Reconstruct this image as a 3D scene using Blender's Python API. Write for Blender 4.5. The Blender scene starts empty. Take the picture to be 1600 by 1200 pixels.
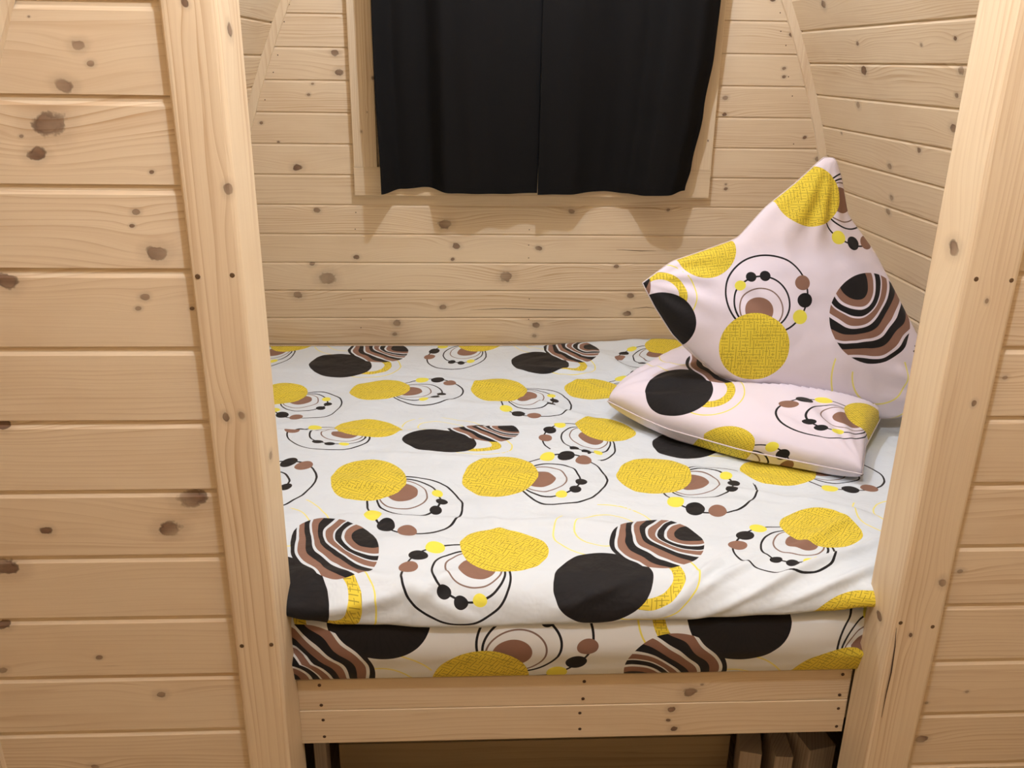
import bpy, bmesh, math, random
from mathutils import Vector, Matrix, noise
random.seed(7)
C = bpy.context.scene
col = C.collection
D = bpy.data

# ------------------------------------------------------------------ camera
def cam_axes(p, y, r):
    fwd = Vector((0, math.cos(p), -math.sin(p))); up = Vector((0, math.sin(p), math.cos(p))); rt = Vector((1, 0, 0))
    M = Matrix.Rotation(-y, 3, 'Z'); fwd, up, rt = M @ fwd, M @ up, M @ rt
    return math.cos(r)*rt + math.sin(r)*up, -math.sin(r)*rt + math.cos(r)*up, fwd
cd = D.cameras.new('camera'); cam = D.objects.new('camera', cd); col.objects.link(cam)
rt, up, fw = cam_axes(.3575, .0512, .0148)
m = Matrix((rt, up, -fw)).transposed().to_4x4(); m.translation = Vector((-.0612, -1.4757, 1.3694))
cam.matrix_world = m
cd.sensor_width = 36; cd.lens = 1353.3/1600*36; cd.clip_start = .01
C.camera = cam
# ------------------------------------------------------------------ light
w = D.worlds.new('world'); C.world = w; w.use_nodes = True
w.node_tree.nodes['Background'].inputs[0].default_value = (.5, .55, .65, 1)
w.node_tree.nodes['Background'].inputs[1].default_value = .02
def lamp(name, loc, power, color, rad):
    l = D.lights.new(name, 'POINT'); l.energy = power; l.color = color; l.shadow_soft_size = rad
    o = D.objects.new(name, l); o.location = loc; col.objects.link(o); return o
lamp('alcove_light', (.19, 1.04, 2.36), 47, (.82, .94, 1.20), .025)
lamp('ceiling_light', (.16, -.70, 2.38), 55, (.83, .94, 1.18), .03)
V = C.view_settings
V.view_transform = 'Standard'; V.look = 'None'; V.gamma = 1; V.use_curve_mapping = False
V.exposure = 0.0

# ------------------------------------------------------------------ constants (metres)
W = 1.95                       # far wall
CX = .198                      # middle of the pod
FLOOR = -.42
def half(z):                   # half width of the gothic arch section
    return 1.27 - 3.5 + math.sqrt(max(0, 3.5**2 - (z-.06)**2))

# ------------------------------------------------------------------ node helpers
class N:
    tree = None
    def __init__(s, sock): s.s = sock
    @staticmethod
    def node(t): return N.tree.nodes.new(t)
    @staticmethod
    def link(v, inp):
        if isinstance(v, N): N.tree.links.new(v.s, inp)
        elif isinstance(v, (tuple, list)) and len(v) == 3 and inp.type == 'RGBA': inp.default_value = (*v, 1)
        else: inp.default_value = v
    @staticmethod
    def m(op, a, b=0.0, c=0.0, clamp=False):
        n = N.node('ShaderNodeMath'); n.operation = op; n.use_clamp = clamp
        N.link(a, n.inputs[0]); N.link(b, n.inputs[1]); N.link(c, n.inputs[2]); return N(n.outputs[0])
    @staticmethod
    def v(op, a, b=(0, 0, 0), scale=None):
        n = N.node('ShaderNodeVectorMath'); n.operation = op
        N.link(a, n.inputs[0]); N.link(b, n.inputs[1])
        if scale is not None: N.link(scale, n.inputs['Scale'])
        return N(n.outputs['Value'] if op in ('LENGTH', 'DISTANCE', 'DOT_PRODUCT') else n.outputs['Vector'])
    def __add__(a, b): return N.m('ADD', a, b)
    def __radd__(a, b): return N.m('ADD', b, a)
    def __sub__(a, b): return N.m('SUBTRACT', a, b)
    def __rsub__(a, b): return N.m('SUBTRACT', b, a)
    def __mul__(a, b): return N.m('MULTIPLY', a, b)
    def __rmul__(a, b): return N.m('MULTIPLY', b, a)
    def __truediv__(a, b): return N.m('DIVIDE', a, b)
    def lt(a, b): return N.m('LESS_THAN', a, b)
    def gt(a, b): return N.m('GREATER_THAN', a, b)
def xyz(vec):
    n = N.node('ShaderNodeSeparateXYZ'); N.link(vec, n.inputs[0]); return [N(o) for o in n.outputs]
def comb(x, y, z=0.0):
    n = N.node('ShaderNodeCombineXYZ')
    for i, a in enumerate((x, y, z)): N.link(a, n.inputs[i])
    return N(n.outputs[0])
def mix(f, a, b, mode='MIX'):
    n = N.node('ShaderNodeMix'); n.data_type = 'RGBA'; n.blend_type = mode; n.clamp_factor = True
    N.link(f, n.inputs[0]); N.link(a, n.inputs[6]); N.link(b, n.inputs[7]); return N(n.outputs[2])
def noise_n(vec, scale, detail=2, rough=.5, out=0, dist=0):
    n = N.node('ShaderNodeTexNoise'); N.link(vec, n.inputs['Vector']); n.inputs['Scale'].default_value = scale
    n.inputs['Detail'].default_value = detail; n.inputs['Roughness'].default_value = rough; n.inputs['Distortion'].default_value = dist
    return N(n.outputs[out])
def smooth(x, a, b):
    n = N.node('ShaderNodeMapRange'); n.interpolation_type = 'SMOOTHSTEP'
    N.link(x, n.inputs[0]); n.inputs[1].default_value = a; n.inputs[2].default_value = b; return N(n.outputs[0])
def bump(h, strength, dist):
    n = N.node('ShaderNodeBump'); n.inputs['Strength'].default_value = strength; n.inputs['Distance'].default_value = dist
    N.link(h, n.inputs['Height']); return N(n.outputs[0])
def newmat(name):
    mt = D.materials.new(name); mt.use_nodes = True; N.tree = mt.node_tree
    b = mt.node_tree.nodes['Principled BSDF']; return mt, b
def srgb(r, g, b):
    f = lambda c: (c/255/12.92 if c <= 10 else ((c/255+.055)/1.055)**2.4)
    return (f(r), f(g), f(b))

# ------------------------------------------------------------------ wood
def wood(name, light, dark, ringfreq=85, knots=4, rough=.55, wave=.012, side=.6, upright=False):
    mt, b = newmat(name)
    tc = N.node('ShaderNodeTexCoord'); P = N(tc.outputs['Object'])
    oi = N.node('ShaderNodeObjectInfo'); rnd = N(oi.outputs['Random'])
    x, y, z = xyz(P)
    if upright: x, z = z, x
    sx = x + rnd*37.0; zz = z + y*side
    lowv = comb(sx*1.3, zz*5.0, rnd*91.0)
    low = noise_n(lowv, 1.0, 2, .5)
    t = zz + (low - .5)*wave*5
    ksum = None; dark_k = None; edge_k = None
    jit = noise_n(comb(sx*60.0, zz*60.0, rnd*11.0), 1.0, 2, .6) - .5
    jit2 = noise_n(comb(sx*22.0, zz*26.0, rnd*7.0), 1.0, 1, .5) - .5
    kv = smooth(noise_n(comb(sx*9.0, zz*12.0, 6.0), 1.0, 1, .5), .35, .65)
    for i in range(knots):
        a = N.node('ShaderNodeAttribute'); a.attribute_type = 'OBJECT'; a.attribute_name = 'knot_%d' % i
        kx, kz, kr = xyz(N(a.outputs['Vector']))
        r = N.m('ABSOLUTE', kr) + 1e-5
        dx = x - kx; dz = zz - kz
        # slanted ellipse, slant from the sign of the radius
        sg = N.m('SIGN', kr)
        ex = (dx + sg*dz*.6)*.80; ez = dz*1.15 - sg*dx*.45
        e = N.m('SQRT', ex*ex + ez*ez)/r*1.12 + jit*.8 + jit2*.7
        gx = dx/(r*7.0); gz = dz/(r*2.1)
        g = N.m('EXPONENT', (gx*gx + gz*gz)*-1.0)*r*1.5
        core = 1.0 - smooth(e, .75, 1.15)
        rim = (1.0 - smooth(N.m('ABSOLUTE', e - .92 + jit*.5), .0, .24))*(kv*.8+.2)
        halo = (1.0 - smooth(e, .9, 2.6))*.20
        cc = N.m('MAXIMUM', core*(kv*.35+.58), halo)
        ksum = g if ksum is None else ksum + g
        dark_k = cc if dark_k is None else N.m('MAXIMUM', dark_k, cc)
        edge_k = rim if edge_k is None else N.m('MAXIMUM', edge_k, rim)
    if ksum is not None: t = t + ksum
    fr = rnd*.9 + .6
    ring = N.m('FRACT', t*fr*ringfreq + (noise_n(comb(sx*.7, t*26.0, 3.0), 1.0, 3, .6)-.5)*4.0)
    late = N.m('POWER', ring, 3.0)
    late = late*(1.0 - smooth(ring, .93, 1.0))
    amp = smooth(noise_n(comb(sx*.9, zz*9.0, rnd*17.0+5.0), 1.0, 2, .5), .3, .75)
    fine = noise_n(comb(sx*4.0, t*460.0, 1.0), 1.0, 3, .65)
    blotch = noise_n(comb(sx*3.5, zz*9.0, rnd*50.0), 1.0, 3, .5)
    col_ = mix(late*(amp*1.0+.06), light, dark)
    col_ = mix((fine-.42)*.6, col_, dark)
    # reddish / greenish patches and board to board difference
    col_ = mix(smooth(blotch, .45, .8)*.45, col_, [light[0]*.82, light[1]*.74, light[2]*.66])
    white = N.node('ShaderNodeTexWhiteNoise'); white.noise_dimensions = '1D'; N.link(rnd*77.0, white.inputs['W'])
    wv = N(white.outputs['Value'])
    col_ = mix(wv*.22, col_, [light[0]*.74, light[1]*.66, light[2]*.55])
    crack = smooth(noise_n(comb(sx*4.0, zz*160.0, 9.0), 1.0, 1, .5), .79, .83)*smooth(noise_n(comb(sx*1.6, zz*7.0, 4.0), 1.0, 1, .5), .54, .62)
    col_ = mix(crack*.6, col_, srgb(120, 78, 48))
    if dark_k is not None:
        kc = mix(noise_n(comb(sx*40.0, zz*90.0, 2.0), 1.0, 2, .6), srgb(140, 104, 78), srgb(72, 50, 38))
        col_ = mix(dark_k, col_, kc)
        col_ = mix(edge_k*.62, col_, srgb(70, 46, 34))
    N.link(col_, b.inputs['Base Color'])
    b.inputs['Roughness'].default_value = rough
    b.inputs['Specular IOR Level'].default_value = .3
    N.link(bump(late*-.6 + fine*.5 + (edge_k*-1.0 if edge_k is not None else 0.0), .25, .0006), b.inputs['Normal'])
    return mt
LIGHT = srgb(233, 213, 181); DARK = srgb(188, 148, 103)
M_wall = wood('pine_lining', LIGHT, DARK)
M_post = wood('planed_pine_beam', srgb(232, 211, 177), srgb(192, 154, 112), 95, 6, wave=.006)
M_postl = wood('planed_pine_beam_left', srgb(232, 211, 177), srgb(192, 154, 112), 95, 6, wave=.006, side=-.6)
M_batten = wood('batten_pine', LIGHT, srgb(205, 172, 132), 40, 0, upright=True)
M_rail = wood('sanded_pine_rail', srgb(228, 208, 176), srgb(200, 168, 130), 85, 4)
M_floor = wood('floor_pine', srgb(165, 145, 112), srgb(120, 98, 70), 60, 0)
M_rough = wood('rough_grey_pine', srgb(190, 175, 158), srgb(140, 118, 98), 90, 0, .8)
def plain(name, c, rough=.6, metal=0):
    mt, b = newmat(name)
    P = N(N.node('ShaderNodeTexCoord').outputs['Object'])
    n = noise_n(P, 300, 2)
    N.link(mix(n*.4, c, [k*.6 for k in c]), b.inputs['Base Color'])
    b.inputs['Roughness'].default_value = rough; b.inputs['Metallic'].default_value = metal
    return mt
M_screw = plain('dull_steel', srgb(120, 96, 70), .45, .6)
M_nail = plain('dark_nail', srgb(84, 60, 44), .5, .3)
M_gap = plain('dark_gap_board', srgb(120, 92, 66), .9)
M_night = plain('dark_glass', srgb(10, 12, 16), .08)

# ------------------------------------------------------------------ mesh helpers
def obj(name, verts, faces, mat, parent=None, smooth_=False):
    me = D.meshes.new(name); me.from_pydata([tuple(v) for v in verts], [], faces); me.update()
    if mat: me.materials.append(mat)
    if smooth_: me.polygons.foreach_set('use_smooth', [True]*len(me.polygons))
    o = D.objects.new(name, me); col.objects.link(o)
    if parent: o.parent = parent
    return o
def empty(name, loc=(0, 0, 0)):
    o = D.objects.new(name, None); o.location = loc; col.objects.link(o); o.empty_display_size = .05; return o
def tag(o, label=None, cat=None, group=None, kind=None):
    if label: o['label'] = label
    if cat: o['category'] = cat
    if group: o['group'] = group
    if kind: o['kind'] = kind
    return o
def extr(name, prof, L, mat, parent, M, kn=(), x0=0.0):
    """profile [(y,z)] extruded along local x from x0 to L, placed by M"""
    n = len(prof)
    vs = [(x0, y, z) for y, z in prof] + [(L, y, z) for y, z in prof]
    fs = [(i, (i+1) % n, n+(i+1) % n, n+i) for i in range(n)] + [tuple(range(n))[::-1], tuple(range(n, 2*n))]
    o = obj(name, vs, fs, mat, parent); o.matrix_local = M
    bm = bmesh.new(); bm.from_mesh(o.data); bmesh.ops.recalc_face_normals(bm, faces=bm.faces); bm.to_mesh(o.data); bm.free()
    setknots(o, kn); return o
def setknots(o, kn):
    kn = sorted(kn, key=lambda k: -abs(k[2]))[:6]
    for i in range(6): o['knot_%d' % i] = [float(a) for a in (kn[i] if i < len(kn) else (900.0+i, 900.0, .001))]
def lining(p, rec, ch, th=.016, dp=.004):
    return [(.0006, 0), (0, .0008), (0, p-rec-ch), (dp, p-rec), (dp, p), (th, p), (th, 0)]
def rbeam(w_, d, r=.006):       # rectangular section with rounded front corners, y from 0 to d, z 0..w
    a = [(r*(1-math.sin(t)), r*(1-math.cos(t))) for t in (0, .5, 1.05, math.pi/2)]   # from (r,0) to (0,r)
    return a + [(y, w_-z) for y, z in a[::-1]] + [(d, w_), (d, 0)]
def disc(name, loc, nrm, r, mat, parent, h=.0012):
    vs = []; k = 8
    for hh, rr in ((-.004, r), (h*.5, r), (h, r*.75)):
        vs += [(rr*math.cos(i*math.tau/k), rr*math.sin(i*math.tau/k), hh) for i in range(k)]
    fs = [(j*k+i, j*k+(i+1) % k, (j+1)*k+(i+1) % k, (j+1)*k+i) for j in range(2) for i in range(k)] + [tuple(range(2*k, 3*k))]
    o = obj(name, vs, fs, mat, parent)
    q = Vector((0, 0, 1)).rotation_difference(Vector(nrm)).to_matrix().to_4x4(); q.translation = Vector(loc)
    o.matrix_local = q
    return o

# knots seen in the photograph: (across X, height z, radius)
KN_FRONT = [(-0.6691, 1.3819, 0.0107), (-0.6545, 1.3559, 0.0059), (-0.7002, 1.3222, -0.0138), (-0.7367, 1.4221, 0.0019), (-0.7675, 1.3581, 0.0019), (-0.7349, 1.2626, 0.0261), (-0.7597, 1.2177, 0.0142), (-0.7801, 1.2444, 0.004), (-0.5815, 1.1898, 0.0041), (-0.616, 1.125, 0.0063), (-0.6255, 1.1016, 0.0042), (-0.5903, 1.0563, 0.017), (-0.847, 1.0081, -0.0191), (-0.6196, 0.9794, 0.0076), (-0.6342, 0.9589, 0.0054), (-0.5428, 0.959, 0.0044), (-0.9049, 0.7442, 0.0134), (-0.8636, 0.5245, 0.0106), (-0.6339, 0.5257, 0.0215), (-0.5846, 0.5908, 0.026), (-0.951, 0.4473, -0.0239), (-0.9814, 0.3164, 0.0147), (-1.0019, 0.2064, 0.01), (-0.6994, 0.1385, 0.0116), (-0.8088, 0.2333, 0.0063), (0.9343, 0.4063, 0.0081), (0.9333, -0.0246, 0.0117), (0.9361, 0.8271, 0.0062)]
KN_BACK = [(-0.5543, 1.3877, -0.014), (-0.5418, 1.3194, 0.0164), (-0.6429, 1.2779, 0.0071), (-0.6595, 1.2394, 0.0071), (-0.8424, 1.1369, 0.0071), (-0.7838, 1.0679, 0.0048), (-0.7187, 0.9739, 0.017), (-0.6563, 0.8139, -0.0123), (-0.6533, 0.7842, 0.0074), (-0.5329, 0.6637, 0.0075), (-0.512, 0.6279, 0.0126), (-0.6876, 0.6015, 0.0126), (-0.6307, 0.5418, 0.0305), (-0.7546, 0.4758, -0.0204), (-0.7925, 0.4118, 0.0102), (-0.1601, 0.762, 0.0226), (-0.1155, 0.6758, -0.0152), (-0.1313, 0.6216, 0.0077), (0.2139, 0.667, -0.0128), (0.082, 0.5517, 0.0259), (0.0643, 0.512, 0.0078), (-0.1724, 0.4232, 0.013), (-0.3615, 0.3553, -0.0156), (-0.3708, 0.3088, 0.0105), (0.2113, 0.3472, -0.0159), (0.2044, 0.3003, 0.0106), (0.5863, 0.3968, 0.016), (0.5949, 0.4729, -0.0132), (0.3394, 0.8153, -0.0127), (0.3277, 0.7901, 0.0076), (0.724, 0.8228, 0.0077), (0.7259, 0.7976, 0.0077), (0.5299, 0.5953, 0.0104), (1.1238, 1.3552, 0.0073), (1.1276, 1.3256, 0.0074), (0.9098, 1.2471, 0.0099), (0.9134, 1.1866, 0.0099), (1.3003, 1.0256, 0.0102), (0.945, 0.9243, 0.0051), (0.9468, 0.907, 0.0077)]
KN_RIGHT = [(1.6515, 1.5604, 0.0173), (1.4632, 1.3549, 0.019), (1.4652, 1.4358, 0.0094), (0.8633, 1.4382, 0.0078), (0.865, 1.3613, 0.0158), (0.9101, 1.2967, 0.0101), (1.5648, 1.2436, 0.0147), (0.9557, 1.2113, 0.0164), (1.1743, 1.1308, 0.011), (1.3922, 1.0591, 0.0142), (1.4033, 0.9555, 0.012), (1.4372, 0.9052, -0.0145), (1.7561, 1.1369, 0.0078), (1.0487, 1.4257, 0.0062)]

def rk(n, L, p):                # a few random knots for boards out of sight or without any of their own
    return [(random.uniform(0, L), random.uniform(.15, .75)*p, random.choice((-1, 1))*random.uniform(.004, .011)) for _ in range(n)]

# ------------------------------------------------------------------ walls
I = Matrix.Identity(4)
def cutshape(o, cx, inset):
    pass
def flat_wall(root, Y, p, ztop0, n0, n1, spans, rec, ch, knots, prof_th=.016, flip=False, dp=.0042):
    """horizontal boards; row k has its face top (bright line) at ztop0-k*p; spans(z0,z1) gives [(xa,xb)]"""
    prof = lining(p, rec, ch, prof_th, dp)
    for k in range(n0, n1):
        zt = ztop0 - k*p - ch*.3         # top of the flat face of row k
        zb = zt + rec + ch - p
        if zb > 2.72 or zb < FLOOR - p: continue
        for xa, xb in spans(max(zb, FLOOR), zb+p):
            if xb - xa < .01: continue
            M = Matrix.Translation((xa, Y, zb))
            if flip: M = Matrix.Translation((xb, Y, zb)) @ Matrix.Rotation(math.pi, 4, 'Z')
            kn = [(x-xa, z-zb, r) for x, z, r in knots if xa < x < xb and zb < z < zb+p]
            if not kn: kn = rk(random.randint(0, 2), xb-xa, p)
            extr('plank', prof, xb-xa, M_wall, root, M, kn)
wf = tag(empty('wall_front'), 'pine plank partition around the bed opening', kind='structure')
wb = tag(empty('wall_back'), 'far pine plank wall behind the bed', kind='structure')
PXL, PXR = -.500, .850       # boards of the partition end behind the posts
OPEN_TOP = 1.78
def sp_front(z0, z1):
    h = half((z0+z1)/2) + .03
    if z0 > OPEN_TOP: return [(CX-h, CX+h)]
    return [(CX-h, PXL), (PXR, CX+h)]
flat_wall(wf, 0, .14, 1.4346, -10, 15, sp_front, .010, .0065, KN_FRONT)
def sp_back(z0, z1):
    h = half(z0) + .03
    return [(CX-h, CX+h)] if h > .05 else []
# back rows: leave out the boards over the window hole
WX0, WX1, WZ0, WZ1 = -.44, .81, .93, 1.95
def sp_back2(z0, z1):
    h = half(z0) + .03
    if h < .05: return []
    if z0 > WZ0-.04 and z1 < WZ1+.04: return [(CX-h, WX0), (WX1, CX+h)]
    return [(CX-h, CX+h)]
PB = .1139
flat_wall(wb, W, PB, 1.5158-.004, -11, 18, sp_back2, .0035, .0075, KN_BACK, dp=.0038)
# outer shells that close the gaps behind the boards
def shell(name, Y, th, parent, hole=None):
    zs = [FLOOR-.02 + i*(2.76-FLOOR+.02)/24 for i in range(25)]
    vs, fs = [], []
    if hole is None:
        for z in zs:
            h = half(z)+.03
            vs += [(CX-h, Y, z), (CX+h, Y, z), (CX-h, Y+th, z), (CX+h, Y+th, z)]
        for i in range(24):
            a, b_ = i*4, i*4+4
            fs += [(a, a+1, b_+1, b_), (a+2, b_+2, b_+3, a+3), (a, b_, b_+2, a+2), (a+1, a+3, b_+3, b_+1)]
        fs += [(0, 2, 3, 1), (96, 97, 99, 98)]
    else:
        x0, x1, z0, z1 = hole
        for z in sorted(set(zs+[z0, z1])):
            pass
        zz = sorted([z for z in zs if abs(z-z0) > .02 and abs(z-z1) > .02]+[z0, z1])
        for z in zz:
            h = half(z)+.03
            for yy in (Y, Y+th): vs += [(CX-h, yy, z), (min(x0, CX+h), yy, z), (max(x1, CX-h) if h > x1-CX else CX+h, yy, z), (CX+h, yy, z)]
        for i in range(len(zz)-1):
            a, b_ = i*8, i*8+8
            inside = zz[i] >= z0-1e-6 and zz[i+1] <= z1+1e-6
            for k in range(3):
                if k == 1 and inside: continue
                fs += [(a+k, a+k+1, b_+k+1, b_+k), (a+k+4, b_+k+4, b_+k+5, a+k+5)]
    return obj(name, vs, fs, M_gap, parent)
shell('backing_board', .020, .012, wf, hole=(PXL, PXR, FLOOR-.02, OPEN_TOP+.02))
shell('backing_board', W+.016, .02, wb, hole=(WX0, WX1, WZ0, WZ1))

def arc_pt(s):                  # arc length s from the z=.06 springing; returns half width, z, angle
    a = s/3.5
    return 1.27-3.5+3.5*math.cos(a), .06+3.5*math.sin(a), a
AMAX = 3.5*math.acos(2.23/3.5)
def side_wall(name, side, label):
    root = tag(empty(name), label, kind='structure')
    p = .1195; prof = lining(p, .006, .0065, .016, .006)
    # seam offset so that one seam falls at z = 1.372 on the far wall
    s0 = 3.5*math.asin((1.378-.06)/3.5)
    k0 = -int((s0+.06)/p); 
    for (y0, y1) in ((.032, W), (-2.6, -.0)):
        k = k0 - 4
        while s0 + k*p < AMAX - .02:
            s = s0 + k*p; k += 1
            h, z, a = arc_pt(s + p/2)
            if z + p < FLOOR: continue
            L = y1-y0
            if side > 0:
                R3 = Matrix((( 0, math.cos(a), -math.sin(a)), (-1, 0, 0), (0, math.sin(a), math.cos(a)))).to_4x4()
                yy = y1
            else:
                R3 = Matrix(((0, -math.cos(a), math.sin(a)), (1, 0, 0), (0, math.sin(a), math.cos(a)))).to_4x4()
                yy = y0
            upv = Vector((-math.sin(a)*side, 0, math.cos(a)))
            c = Vector((CX+side*h, yy, z)) - upv*p/2
            M = R3.copy(); M.translation = c
            kn = []
            if y0 > 0 and side > 0:
                for Yk, zk, r in KN_RIGHT:
                    zz = (Vector((CX+side*half(zk), yy, zk))-c).dot(upv)
                    if .008 < zz < p-.012: kn.append((y1-Yk, zz, r))
            if not kn: kn = rk(random.randint(1, 3), L, p)
            extr('plank', prof, L, M_wall, root, M, kn)
    # closed outer skin
    vs, fs = [], []
    ns = 20
    for i in range(ns+1):
        s = -.5 + (AMAX+.5)*i/ns; h, z, a = arc_pt(s)
        for o_ in (.016, .035):
            for yy in (-2.65, W+.04): vs.append((CX+side*(h+o_*math.cos(a)), yy, z+o_*math.sin(a)))
    for i in range(ns):
        a, b_ = i*4, i*4+4
        fs += [(a, a+1, b_+1, b_), (a+2, b_+2, b_+3, a+3)]
    obj('backing_board', vs, fs, M_gap, root)
    return root
side_wall('wall_left', -1, 'curved left side of the pod lined with pine boards')
side_wall('wall_right', 1, 'curved right side of the pod lined with pine boards')
# wall behind the camera
wr = tag(empty('wall_rear'), 'pine plank end wall behind the viewer', kind='structure')
flat_wall(wr, -2.6, .14, 1.4346, -10, 15, lambda a, b_: [(CX-half(a)-.02, CX+half(a)+.02)], .010, .005, [], flip=True)
# floor
fl = tag(empty('floor'), 'pine floorboards', kind='structure')
for i in range(20):
    x0 = CX-1.33+i*.135
    extr('plank', [(0, .001), (.001, 0), (.02, 0), (.02, .134), (.001, .134), (0, .133)], 4.6, M_floor, fl,
         Matrix(((0, 0, 1, x0), (1, 0, 0, -2.62), (0, -1, 0, FLOOR), (0, 0, 0, 1))))

# ------------------------------------------------------------------ posts, battens
def vpost(name, x0, w_, y0, d, z0, z1, mat, label, kn):
    root = tag(empty(name), label, kind='structure')
    # local x up, local z along world -x... keep right handed: x->Z, y->Y, z->-X
    M = Matrix(((0, 0, -1, x0+w_), (0, 1, 0, y0), (1, 0, 0, z0), (0, 0, 0, 1)))
    n = 40
    prof = rbeam(w_, d, .009)
    nv = len(prof); vs, fs = [], []
    for i in range(n+1):
        L = (z1-z0)*i/n
        for (y, z) in prof:
            j = .0022*noise.noise(Vector((L*3, y*30, z*20+x0*9))) if y < .02 else 0
            vs.append((L, y+j, z+j*.8))
    for i in range(n):
        for k in range(nv): fs.append((i*nv+k, i*nv+(k+1) % nv, (i+1)*nv+(k+1) % nv, (i+1)*nv+k))
    fs += [tuple(range(nv))[::-1], tuple(range(n*nv, n*nv+nv))]
    o = obj('beam', vs, fs, mat, root); o.matrix_local = M
    bm = bmesh.new(); bm.from_mesh(o.data); bmesh.ops.recalc_face_normals(bm, faces=bm.faces)
    for f in bm.faces: f.smooth = False
    bm.to_mesh(o.data); bm.free()
    setknots(o, [(z-z0, (x0+w_)-x, r) for x, z, r in kn])
    return root
KN_LP = [(-0.4923, 1.4448, 0.0067), (-0.5068, 1.1519, 0.0052), (-0.4547, 1.1667, -0.0093), (-0.4993, 0.7629, 0.0079), (-0.4718, 0.7665, 0.0068), (-0.4815, 0.3196, 0.005), (-0.4071, 1.4078, 0.011), (-0.4002, 0.6515, 0.009)]
KN_RP = [(0.8577, 0.9802, 0.0047), (0.8627, 0.9566, 0.0035), (0.8748, 0.7839, -0.0061), (0.8464, 0.2684, 0.0054), (0.89, 0.3943, 0.0106), (0.7771, 1.0655, 0.014), (0.7708, 0.2728, 0.009), (0.7763, 1.1337, 0.003)]
t1 = vpost('trim_1', -.533, .088, -.02, .140, FLOOR, OPEN_TOP+.0, M_postl, 'square pine post on the left side of the bed opening', KN_LP)
t2 = vpost('trim_2', .806, .102, -.02, .115, FLOOR, OPEN_TOP+.0, M_post, 'cracked pine post on the right side of the bed opening', KN_RP)
hd = tag(empty('trim_3'), 'pine beam across the top of the bed opening', kind='structure')
o = extr('beam', rbeam(.1, .135), 1.50, M_post, hd, Matrix.Translation((-.562, -.02, OPEN_TOP)))
SCREWS_LP = [(-0.5204, 1.0205), (-0.4626, 1.0228), (-0.5173, 0.2702), (-0.4593, 0.272)]
SCREWS_RP = [(0.8297, 1.0197), (0.894, 1.0176), (0.8194, 0.2988), (0.8888, 0.288)]
for x, z in SCREWS_LP: disc('screw', (x, -.0203, z), (0, -1, 0), .0045, M_screw, t1)
for x, z in SCREWS_RP: disc('screw', (x, -.0203, z), (0, -1, 0), .0045, M_screw, t2)
# the long dry crack in the right post
def crack(parent, pts, wdt, y):
    vs, fs = [], []
    for i, (x, z) in enumerate(pts):
        ww = wdt*math.sin(math.pi*(i+.15)/(len(pts)-.7))
        vs += [(x-ww, y, z), (x+ww, y, z), (x, y-.0008, z)]
    for i in range(len(pts)-1):
        a = i*3; fs += [(a, a+3, a+5, a+2), (a+2, a+5, a+4, a+1)]
    return obj('drying_crack', vs, fs, M_nail, parent)
CRACK = [(0.8119, 0.288), (0.8174, 0.2403), (0.8203, 0.1754), (0.8191, 0.1174), (0.8193, 0.058)]
if CRACK: crack(t2, CRACK, .0016, -.0212)

def arc_batten(name, side, Y, label, wd=.030, th=.016, zlo=.3):
    vs, fs = [], []; n = 26
    s_lo = 3.5*math.asin((zlo-.06)/3.5)
    for i in range(n+1):
        s = s_lo + (AMAX-.03-s_lo)*i/n; h, z, a = arc_pt(s)
        nx, nz = math.cos(a)*side, math.sin(a)
        for o_ in (0.004, -wd):
            for yy in (Y, Y-th): vs.append((CX+side*h+nx*o_, yy, z+nz*o_))
    for i in range(n):
        a, b_ = i*4, i*4+4
        fs += [(a+1, a+3, b_+3, b_+1), (a+2, b_+2, b_+3, a+3), (a, a+1, b_+1, b_)]
    o = obj(name, vs, fs, M_batten, None); setknots(o, []); tag(o, label, kind='structure')
    bm = bmesh.new(); bm.from_mesh(o.data); bmesh.ops.recalc_face_normals(bm, faces=bm.faces); bm.to_mesh(o.data); bm.free()
arc_batten('trim_4', -1, W+.001, 'slim curved batten in the left far corner')
arc_batten('trim_5', 1, W+.001, 'slim curved batten in the right far corner')
arc_batten('trim_6', -1, .001, 'slim curved batten where partition meets the left side', zlo=-.3)
arc_batten('trim_7', 1, .001, 'slim curved batten where partition meets the right side', zlo=-.3)

# nail heads on the far wall and the right side
NAILS_BACK = [(-0.7071, 1.5466), (-0.7297, 1.4889), (-0.7616, 1.376), (-0.7827, 1.3162), (-0.8211, 1.2194), (-0.5059, 0.805), (-0.5116, 0.7399), (0.1739, 0.7411), (0.1726, 0.6797), (0.1737, 0.628), (-0.5025, 0.455), (-0.508, 0.3362), (0.1798, 0.4587), (0.179, 0.3719), (1.0852, 1.5478), (1.0955, 1.4845), (1.121, 1.4361), (1.1448, 1.3259), (1.1684, 1.2571), (1.1963, 1.0803), (0.8679, 0.6517)]
for x, z in NAILS_BACK: disc('nail', (x, W-.0002, z), (0, -1, 0), .0022, M_nail, wb, .0006)

def split(parent, pts, wdt, y):
    vs, fs = [], []
    for i, (x, z) in enumerate(pts):
        ww = wdt*math.sin(math.pi*(i+.15)/(len(pts)-.7))
        vs += [(x, y, z-ww), (x, y, z+ww), (x, y-.0006, z)]
    for i in range(len(pts)-1):
        a = i*3; fs += [(a, a+3, a+5, a+2), (a+2, a+5, a+4, a+1)]
    return obj('drying_crack', vs, fs, M_nail, parent)
SPLITS = [[(-0.0604, 0.4126), (0.0835, 0.4181), (0.2413, 0.4129), (0.4261, 0.4131)], [(0.6062, 0.4187), (0.6644, 0.4242), (0.7316, 0.4161)], [(0.526, 0.6632), (0.6223, 0.6584), (0.6873, 0.6587)]]
for pts in SPLITS: split(wb, pts, .0014, W-.0002)

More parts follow.
